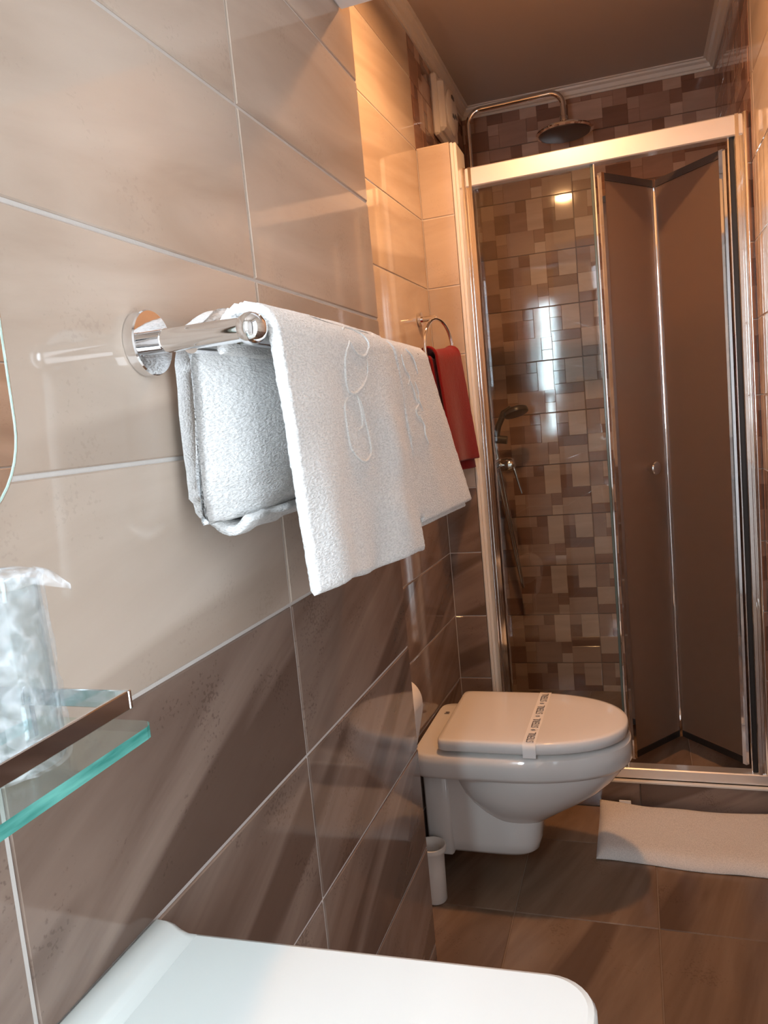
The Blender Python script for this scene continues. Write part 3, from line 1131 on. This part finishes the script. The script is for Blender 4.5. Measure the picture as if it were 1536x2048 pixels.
def thick_cloth(P, lu, lt, nu, nt, th, name, mat, parent):
    """cloth sheet with real thickness and rounded selvedges and hems"""
    R_ = th * .5

    def axis(n, length):
        r = R_ / length
        e = [0, .03, .12, .28, .5, .75]
        mid = [r + (1 - 2 * r) * k / n for k in range(n + 1)]
        return [r * q for q in e] + mid + [1 - r * q for q in reversed(e)]

    us, ts = axis(nu, lu), axis(nt, lt)
    rnd = lambda q, length: math.sqrt(max(0.0, 1 - (1 - min(min(q, 1 - q) * length / R_, 1)) ** 2))
    mb = MB()
    W_ = len(us)
    tops, bots = [], []
    for j, t in enumerate(ts):
        for i, u in enumerate(us):
            p_ = Vector(P(u, t))
            h_ = .004
            du = Vector(P(min(1, u + h_), t)) - Vector(P(max(0, u - h_), t))
            dt = Vector(P(u, min(1, t + h_))) - Vector(P(u, max(0, t - h_)))
            n_ = du.cross(dt).normalized()
            f_ = max(.01, rnd(u, lu) * rnd(t, lt))
            fr = .0011 * noise.noise(p_ * 420) * (1 if f_ < .9 else .3)
            tops.append(p_ + n_ * (R_ * f_ + fr * (f_ > .02)))
            bots.append(p_ - n_ * (R_ * f_ + fr * (f_ > .02)))
    nT = len(tops)
    fs = []
    for j in range(len(ts) - 1):
        for i in range(W_ - 1):
            a_ = j * W_ + i
            fs.append((a_, a_ + 1, a_ + 1 + W_, a_ + W_))
            fs.append((nT + a_ + W_, nT + a_ + 1 + W_, nT + a_ + 1, nT + a_))
    bord = list(range(W_)) + [j * W_ + W_ - 1 for j in range(1, len(ts))] + [(len(ts) - 1) * W_ + i for i in range(W_ - 2, -1, -1)] + [j * W_ for j in range(len(ts) - 2, 0, -1)]
    for k in range(len(bord)):
        a_, b_ = bord[k], bord[(k + 1) % len(bord)]
        fs.append((b_, a_, a_ + nT, b_ + nT))
    mb.add(tops + bots, fs)
    return mb.obj(name, mat, parent, 180)


def relief(dr, strokes, parent, name, r=.0022, lift=.0036):
    for st in strokes:
        # subdivide with catmull-rom
        pts = []
        for i in range(len(st) - 1):
            p0_, p1_, p2_, p3_ = st[max(i - 1, 0)], st[i], st[i + 1], st[min(i + 2, len(st) - 1)]
            for k in range(6):
                t = k / 6
                pts.append(tuple(.5 * (2 * p1_[j] + (p2_[j] - p0_[j]) * t + (2 * p0_[j] - 5 * p1_[j] + 4 * p2_[j] - p3_[j]) * t * t + (3 * p1_[j] - p0_[j] - 3 * p2_[j] + p3_[j]) * t ** 3) for j in (0, 1)))
        pts.append(st[-1])
        path_ = []
        zc = dr.zt - dr.r
        for y, z_ in pts:
            if z_ > zc:
                a = math.asin(min(1, (z_ - zc) / (dr.r + lift)))
                path_.append((dr.bx + (dr.r + lift) * math.cos(a), y, z_))
            else:
                dep = (zc - z_) / (zc - dr.zf)
                yt = y
                for _ in range(3):
                    yt = y - dr.shear * dep * ((yt - dr.y0) / (dr.y1 - dr.y0))
                x, yy = dr.front(yt, z_)
                path_.append((x + lift, yy, z_))
        MB().tube(path_, [r * (.6 + .4 * min(1, 4 * min(i, len(path_) - 1 - i) / len(path_))) for i in range(len(path_))], 8).obj(name, 'terry_thread', parent, 180)


dB = Drape(.0985, 1.328, .0265, -.693, -.365, 1.066, 1.29, .05, 0.0, .0085, 25.0, .5, slope2=.07, hemf=lambda u: .003 * math.sin(9 * u) - .022 * u)
tB = thing('bath_towel', 'long white terry towel with raised swirl motif hanging frontmost on the rail', 'towel', 'white towels on the rail')
dB.build('cloth', 'terry_white', tB, 90, 110, .012)
relief(dB, [[(-.514, 1.308), (-.499, 1.297), (-.472, 1.294), (-.45, 1.309), (-.46, 1.322), (-.494, 1.326), (-.516, 1.321)],
            [(-.462, 1.289), (-.475, 1.268), (-.515, 1.251), (-.536, 1.256), (-.537, 1.277), (-.531, 1.293), (-.514, 1.308)],
            [(-.515, 1.251), (-.541, 1.245), (-.553, 1.235), (-.553, 1.208), (-.546, 1.189), (-.517, 1.175), (-.492, 1.182), (-.488, 1.197), (-.496, 1.223), (-.503, 1.242), (-.515, 1.251)],
            [(-.511, 1.248), (-.504, 1.229), (-.507, 1.215), (-.52, 1.21)]], tB, 'embroidery', lift=.0056)

dC = Drape(.0985, 1.3262, .0240, -.445, -.335, 1.084, 1.20, .015, .066, .0015, 40.0, .2, slope2=.115)
tC = thing('folded_towel', 'white terry towel hanging between the swirl towel and the lettered towel', 'towel', 'white towels on the rail')
dC.build('cloth', 'terry_white', tC, 50, 90, .008)
dD = Drape(.0985, 1.3265, .0250, -.425, -.160, 1.078, 1.12, .0, .070, .0015, 22.0, 1.2, slope2=.165)
tD = thing('face_towel', 'white terry towel with raised script letters at the far end of the rail', 'towel', 'white towels on the rail')
dD.y0 = -.332
dD.slope = .075
dD.build('cloth', 'terry_white', tD, 50, 90, .008)
dD2 = Drape(.0985, 1.3165, .0150, -.332, -.165, 1.069, 1.11, .07, .066, .0015, 22.0, 1.0, slope2=.165)
dD2.build('inner_fold', 'terry_white', tD, 40, 80, .0065)
relief(dD, [[(-.309, 1.306), (-.306, 1.289), (-.291, 1.276), (-.305, 1.264)], [(-.274, 1.316), (-.25, 1.302), (-.243, 1.282)],
            [(-.293, 1.272), (-.284, 1.259), (-.279, 1.24)], [(-.286, 1.252), (-.273, 1.239), (-.291, 1.228), (-.276, 1.212)],
            [(-.268, 1.27), (-.262, 1.255), (-.268, 1.244), (-.258, 1.23)], [(-.28, 1.222), (-.268, 1.207), (-.272, 1.195), (-.262, 1.18)]], tD, 'embroidery', r=.0017, lift=.0040)

# ------------------------------------------------------------------ towel ring and red towel
ring_ = thing('towel_ring', 'chrome towel ring on the alcove wall beside the shower', 'towel ring')
rc = Vector((-.094, .82, 1.418))
rd = Vector((.27, .963, 0)).normalized()
RR = .078
MB().lathe([(.020, .0005), (.021, .002), (.021, .009), (.020, .010), (.002, .0102)], (-.1455, .82, 1.5), 'x', 32).lathe([(.0085, .01), (.0085, .052), (.007, .054)], (-.1455, .82, 1.5), 'x', 20).obj('flange', 'chrome', ring_, 30)
MB().tube([rc + rd * RR * math.cos(2 * pi * k / 48) + Vector((0, 0, RR * math.sin(2 * pi * k / 48))) for k in range(48)], .0052, 12, closed=True).obj('ring', 'chrome', ring_, 60)

red = thing('red_towel', 'dark red terry towel hanging through the towel ring', 'towel')
rn = Vector((rd.y, -rd.x, 0))


def redfn(layer):
    off, wid, zlo, yo = layer

    def fn(u, t):
        s = (u - .5) * 2
        hang = s * RR * .92
        ztop = rc.z - .42 * math.sqrt(max(1e-6, RR * RR - hang * hang)) - .014 + off * .5 + .006 * math.sin(2.2 * s + 1)
        lens_f = ztop - zlo
        lens_b = ztop - (zlo + .05)
        r = .017 + off * 1.6
        tot = lens_f + lens_b + pi * r
        q = t * tot
        wide = lambda dep: s * (RR * .90 + wid * dep)
        pl_ = 0.006 * math.sin(3.2 * s + 1.0 + 4 * off * 100)
        if q < lens_b:
            dep = (lens_b - q) / lens_b
            return rc.lerp(rc, 0) + rd * (wide(dep) + yo * dep) - rn * (r + .004 * dep) + Vector((0, 0, ztop - rc.z - (lens_b - q)))
        q -= lens_b
        if q < pi * r:
            a = pi - q / r
            return rc + rd * wide(0) + rn * r * math.cos(a) + Vector((0, 0, ztop - rc.z + r * math.sin(a)))
        q -= pi * r
        dep = q / lens_f
        return rc + rd * (wide(dep) + yo * dep) + rn * (r + .012 * dep + pl_ * dep) + Vector((0, 0, ztop - rc.z - q))
    return fn


for nm, lay in (('cloth', (0.007, .010, 1.090, .03)), ('inner_fold', (-.005, .004, 1.062, .040))):
    thick_cloth(redfn(lay), .16, .62, 40, 70, .009, nm, 'terry_red', red)

# ------------------------------------------------------------------ glass shelf with gallery rail
shf = thing('glass_shelf', 'green edged glass shelf with chrome gallery rail on the near wall', 'shelf')
SZ, SD, SYF, SYN = 1.030, .105, -.894, -1.30
mb = MB()
rcor = .010
out_ = [(.0015, SYN), (SD - rcor, SYN)] + [(SD - rcor + rcor * math.sin(a), SYN + rcor - rcor * math.cos(a)) for a in (pi / 8, pi / 4, 3 * pi / 8)] + [(SD, SYN + rcor), (SD, SYF - rcor)] + \
       [(SD - rcor + rcor * math.cos(a), SYF - rcor + rcor * math.sin(a)) for a in (pi / 8, pi / 4, 3 * pi / 8)] + [(SD - rcor, SYF), (.0015, SYF)]
n_ = len(out_)
top = [(x, y, SZ) for x, y in out_]
bot = [(x, y, SZ - .0085) for x, y in out_]
mb.add(top + bot, [tuple(range(n_))], 0)
mb.add(top + bot, [tuple(range(2 * n_ - 1, n_ - 1, -1))], 0)
for i in range(n_):
    j = (i + 1) % n_
    far_ = (top[i][1] + top[j][1]) / 2 > SYF - .0012
    mb.add([top[i], top[j], bot[j], bot[i]], [(0, 1, 2, 3)], 0 if far_ else 1)
mb.obj('glass_plate', ['shelf_glass', 'glass_edge'], shf)
mb = MB()
rz0, rz1 = 1.052, 1.064
x1 = .1135
mb.box(.030, x1, -.9275, -.9245, rz0, rz1, .0006)
mb.box(x1 - .003, x1, -1.29, -.9275, rz0, rz1, .0006)
mb.obj('gallery_rail', 'chrome', shf)
MB().box(.0305, .0345, -.9285, -.9240, SZ + .0002, rz0 + .006, .0005).obj('rail_post', 'chrome', shf)
MB().box(.0008, .030, -.9275, -.9245, rz0, rz1, .0006).obj('wall_bracket', 'chrome', shf)

# ------------------------------------------------------------------ wrapped tumbler on the shelf
cup = thing('tumbler', 'clear drinking glass wrapped in crinkled plastic film on the shelf', 'glass')
cx_, cy_ = .0510, -.9675
MB().lathe([(.0335, .002), (.0345, .004), (.0335, .06), (.0320, .108), (.0322, .110), (.0305, .110), (.0312, .06), (.0315, .012), (.002, .010)], (cx_, cy_, SZ), cap0=True, cap1=True).obj('tumbler_body', 'tumbler_glass', cup, 50)
mb = MB()
nr, na = 26, 56
rings = []
for i in range(nr + 1):
    t = i / nr
    ring2 = []
    for k in range(na):
        a = 2 * pi * k / na
        if t < .8:
            h = .002 + .113 * t / .8
            r = .0372 - .0032 * t / .8
        else:
            q = (t - .8) / .2
            h = .115 + .005 * math.sin(q * pi / 2)
            r = .034 * (1 - q) + .003
        nz = noise.noise(Vector((math.cos(a) * 2.2, math.sin(a) * 2.2, h * 55)))
        n2 = noise.noise(Vector((math.cos(a) * 6, math.sin(a) * 6, h * 160 + 7)))
        r += .0022 * nz + .0012 * n2
        ring2.append((cx_ + r * math.cos(a), cy_ + r * math.sin(a), SZ + h + .0015 * n2))
    rings.append(ring2)
mb.loft(rings, False, True)
film = mb.obj('film_wrap', 'film', cup, 180)
# loose corner of the bag
mb = MB()


def flap(u, v):
    a = -0.35 + u * 1.5
    base = Vector((cx_ + .031 * math.cos(a), cy_ + .031 * math.sin(a), SZ + .1165))
    tip = Vector((cx_ + .048, cy_ + .020, SZ + .1045 + .002 * math.sin(5 * u)))
    top_ = base.lerp(tip, v)
    top_.z += .007 * math.sin(pi * v) * math.sin(pi * u) + .0015 * math.sin(9 * u)
    return top_


mb.grid(flap, 14, 12)
mb.obj('film_corner', 'film', film, 180)

# ------------------------------------------------------------------ mirror
mir = thing('wall_mirror', 'frameless mirror with rounded corners at the left edge', 'mirror')
my1, mz0, my0, mz1, rr = -.879, 1.165, -1.36, 1.82, .075
pts = []
for (yc, zc, a0) in ((my1 - rr, mz0 + rr, -pi / 2), (my1 - rr, mz1 - rr, 0), (my0 + rr, mz1 - rr, pi / 2), (my0 + rr, mz0 + rr, pi)):
    for k in range(13):
        a = a0 + k / 12 * pi / 2
        pts.append((yc + rr * math.cos(a), zc + rr * math.sin(a)))
MB().add([(.0105, y, z_) for y, z_ in pts], [tuple(range(len(pts)))]).obj('silvering', 'mirror', mir)
mb = MB()
inn = []
for (yc, zc, a0) in ((my1 - rr, mz0 + rr, -pi / 2), (my1 - rr, mz1 - rr, 0), (my0 + rr, mz1 - rr, pi / 2), (my0 + rr, mz0 + rr, pi)):
    for k in range(13):
        a = a0 + k / 12 * pi / 2
        inn.append((yc + (rr - .0022) * math.cos(a), zc + (rr - .0022) * math.sin(a)))
n_ = len(pts)
mb.loft([[(.0055, y, z_) for y, z_ in pts], [(.0103, y, z_) for y, z_ in pts], [(.0112, y, z_) for y, z_ in inn]], True, False)
mb.obj('glass_edge', 'mirror_edge', mir)
MB().box(.0003, .0054, my0 + .1, my1 - .1, mz0 + .1, mz1 - .1).obj('mount', 'white_plastic', mir)

# ------------------------------------------------------------------ washbasin
bas = thing('washbasin', 'white rectangular washbasin with a raised back lip below the shelf', 'washbasin')
BX1, BYF, BYN, BZ = .375, -.787, -1.24, .790


def rrect(x0, x1_, y0, y1_, r, z_, n=8):
    out = []
    for (xc, yc, a0, r_) in ((x1_ - r, y0 + r, -pi / 2, r), (x1_ - r, y1_ - r, 0, r), (x0 + .004, y1_ - .004, pi / 2, .004), (x0 + .004, y0 + .004, pi, .004)):
        for k in range(n + 1):
            a = a0 + k / n * pi / 2
            out.append((xc + r_ * math.cos(a), yc + r_ * math.sin(a), z_))
    return out


mb = MB()
mb.loft([rrect(.0008, BX1 - .06, BYN + .06, BYF - .05, .03, .655), rrect(.0008, BX1 - .02, BYN + .02, BYF - .02, .03, .70), rrect(.0008, BX1 - .004, BYN + .004, BYF - .004, .032, .735),
         rrect(.0008, BX1, BYN, BYF, .035, .750), rrect(.0008, BX1, BYN, BYF, .035, BZ - .006), rrect(.0008, BX1 - .002, BYN + .002, BYF - .002, .034, BZ - .002), rrect(.0008, BX1 - .006, BYN + .006, BYF - .006, .032, BZ)], True, False)
# top: flat rim stepping into the bowl
rim = rrect(.0008, BX1 - .006, BYN + .006, BYF - .006, .032, BZ)


def bowl(x0, x1_, y0, y1_, z_, r=.05, n=8):
    out = []
    for (xc, yc, a0) in ((x1_ - r, y0 + r, -pi / 2), (x1_ - r, y1_ - r, 0), (x0 + r, y1_ - r, pi / 2), (x0 + r, y0 + r, pi)):
        for k in range(n + 1):
            a = a0 + k / n * pi / 2
            out.append((xc + r * math.cos(a), yc + r * math.sin(a), z_))
    return out


yb0, yb1 = BYN + .04, -.945
mb.loft([rim, bowl(.055, .345, yb0, yb1, BZ), bowl(.059, .341, yb0 + .004, yb1 - .004, BZ - .005), bowl(.070, .33, yb0 + .02, yb1 - .02, BZ - .05), bowl(.10, .30, yb0 + .05, yb1 - .05, BZ - .10)], False, True)
mb.v = [(x, y + .042 * x, z_) for x, y, z_ in mb.v]
mb.obj('basin', 'basin_ceramic', bas, 35)
# raised lip along the wall
prof = [(.0008, BZ - .004), (.0008, BZ + .0125), (.004, BZ + .0145), (.012, BZ + .0140), (.018, BZ + .0115), (.024, BZ + .006), (.030, BZ + .002), (.038, BZ + .0002), (.038, BZ - .004)]
mb = MB().loft([[(x, y, min(z_, BZ + (z_ - BZ) * s)) for x, z_ in prof] for y, s in ((BYN + .003, .3), (BYN + .006, 1), (BYF - .010, 1), (BYF - .005, .75), (BYF - .003, .1))])
mb.obj('back_lip', 'basin_ceramic', bas, 50)
MB().lathe([(.022, 0), (.024, .002), (.02, .004), (.004, .003)], (.20, (yb0 + yb1) / 2, BZ - .0995)).obj('drain', 'chrome', bas, 40)
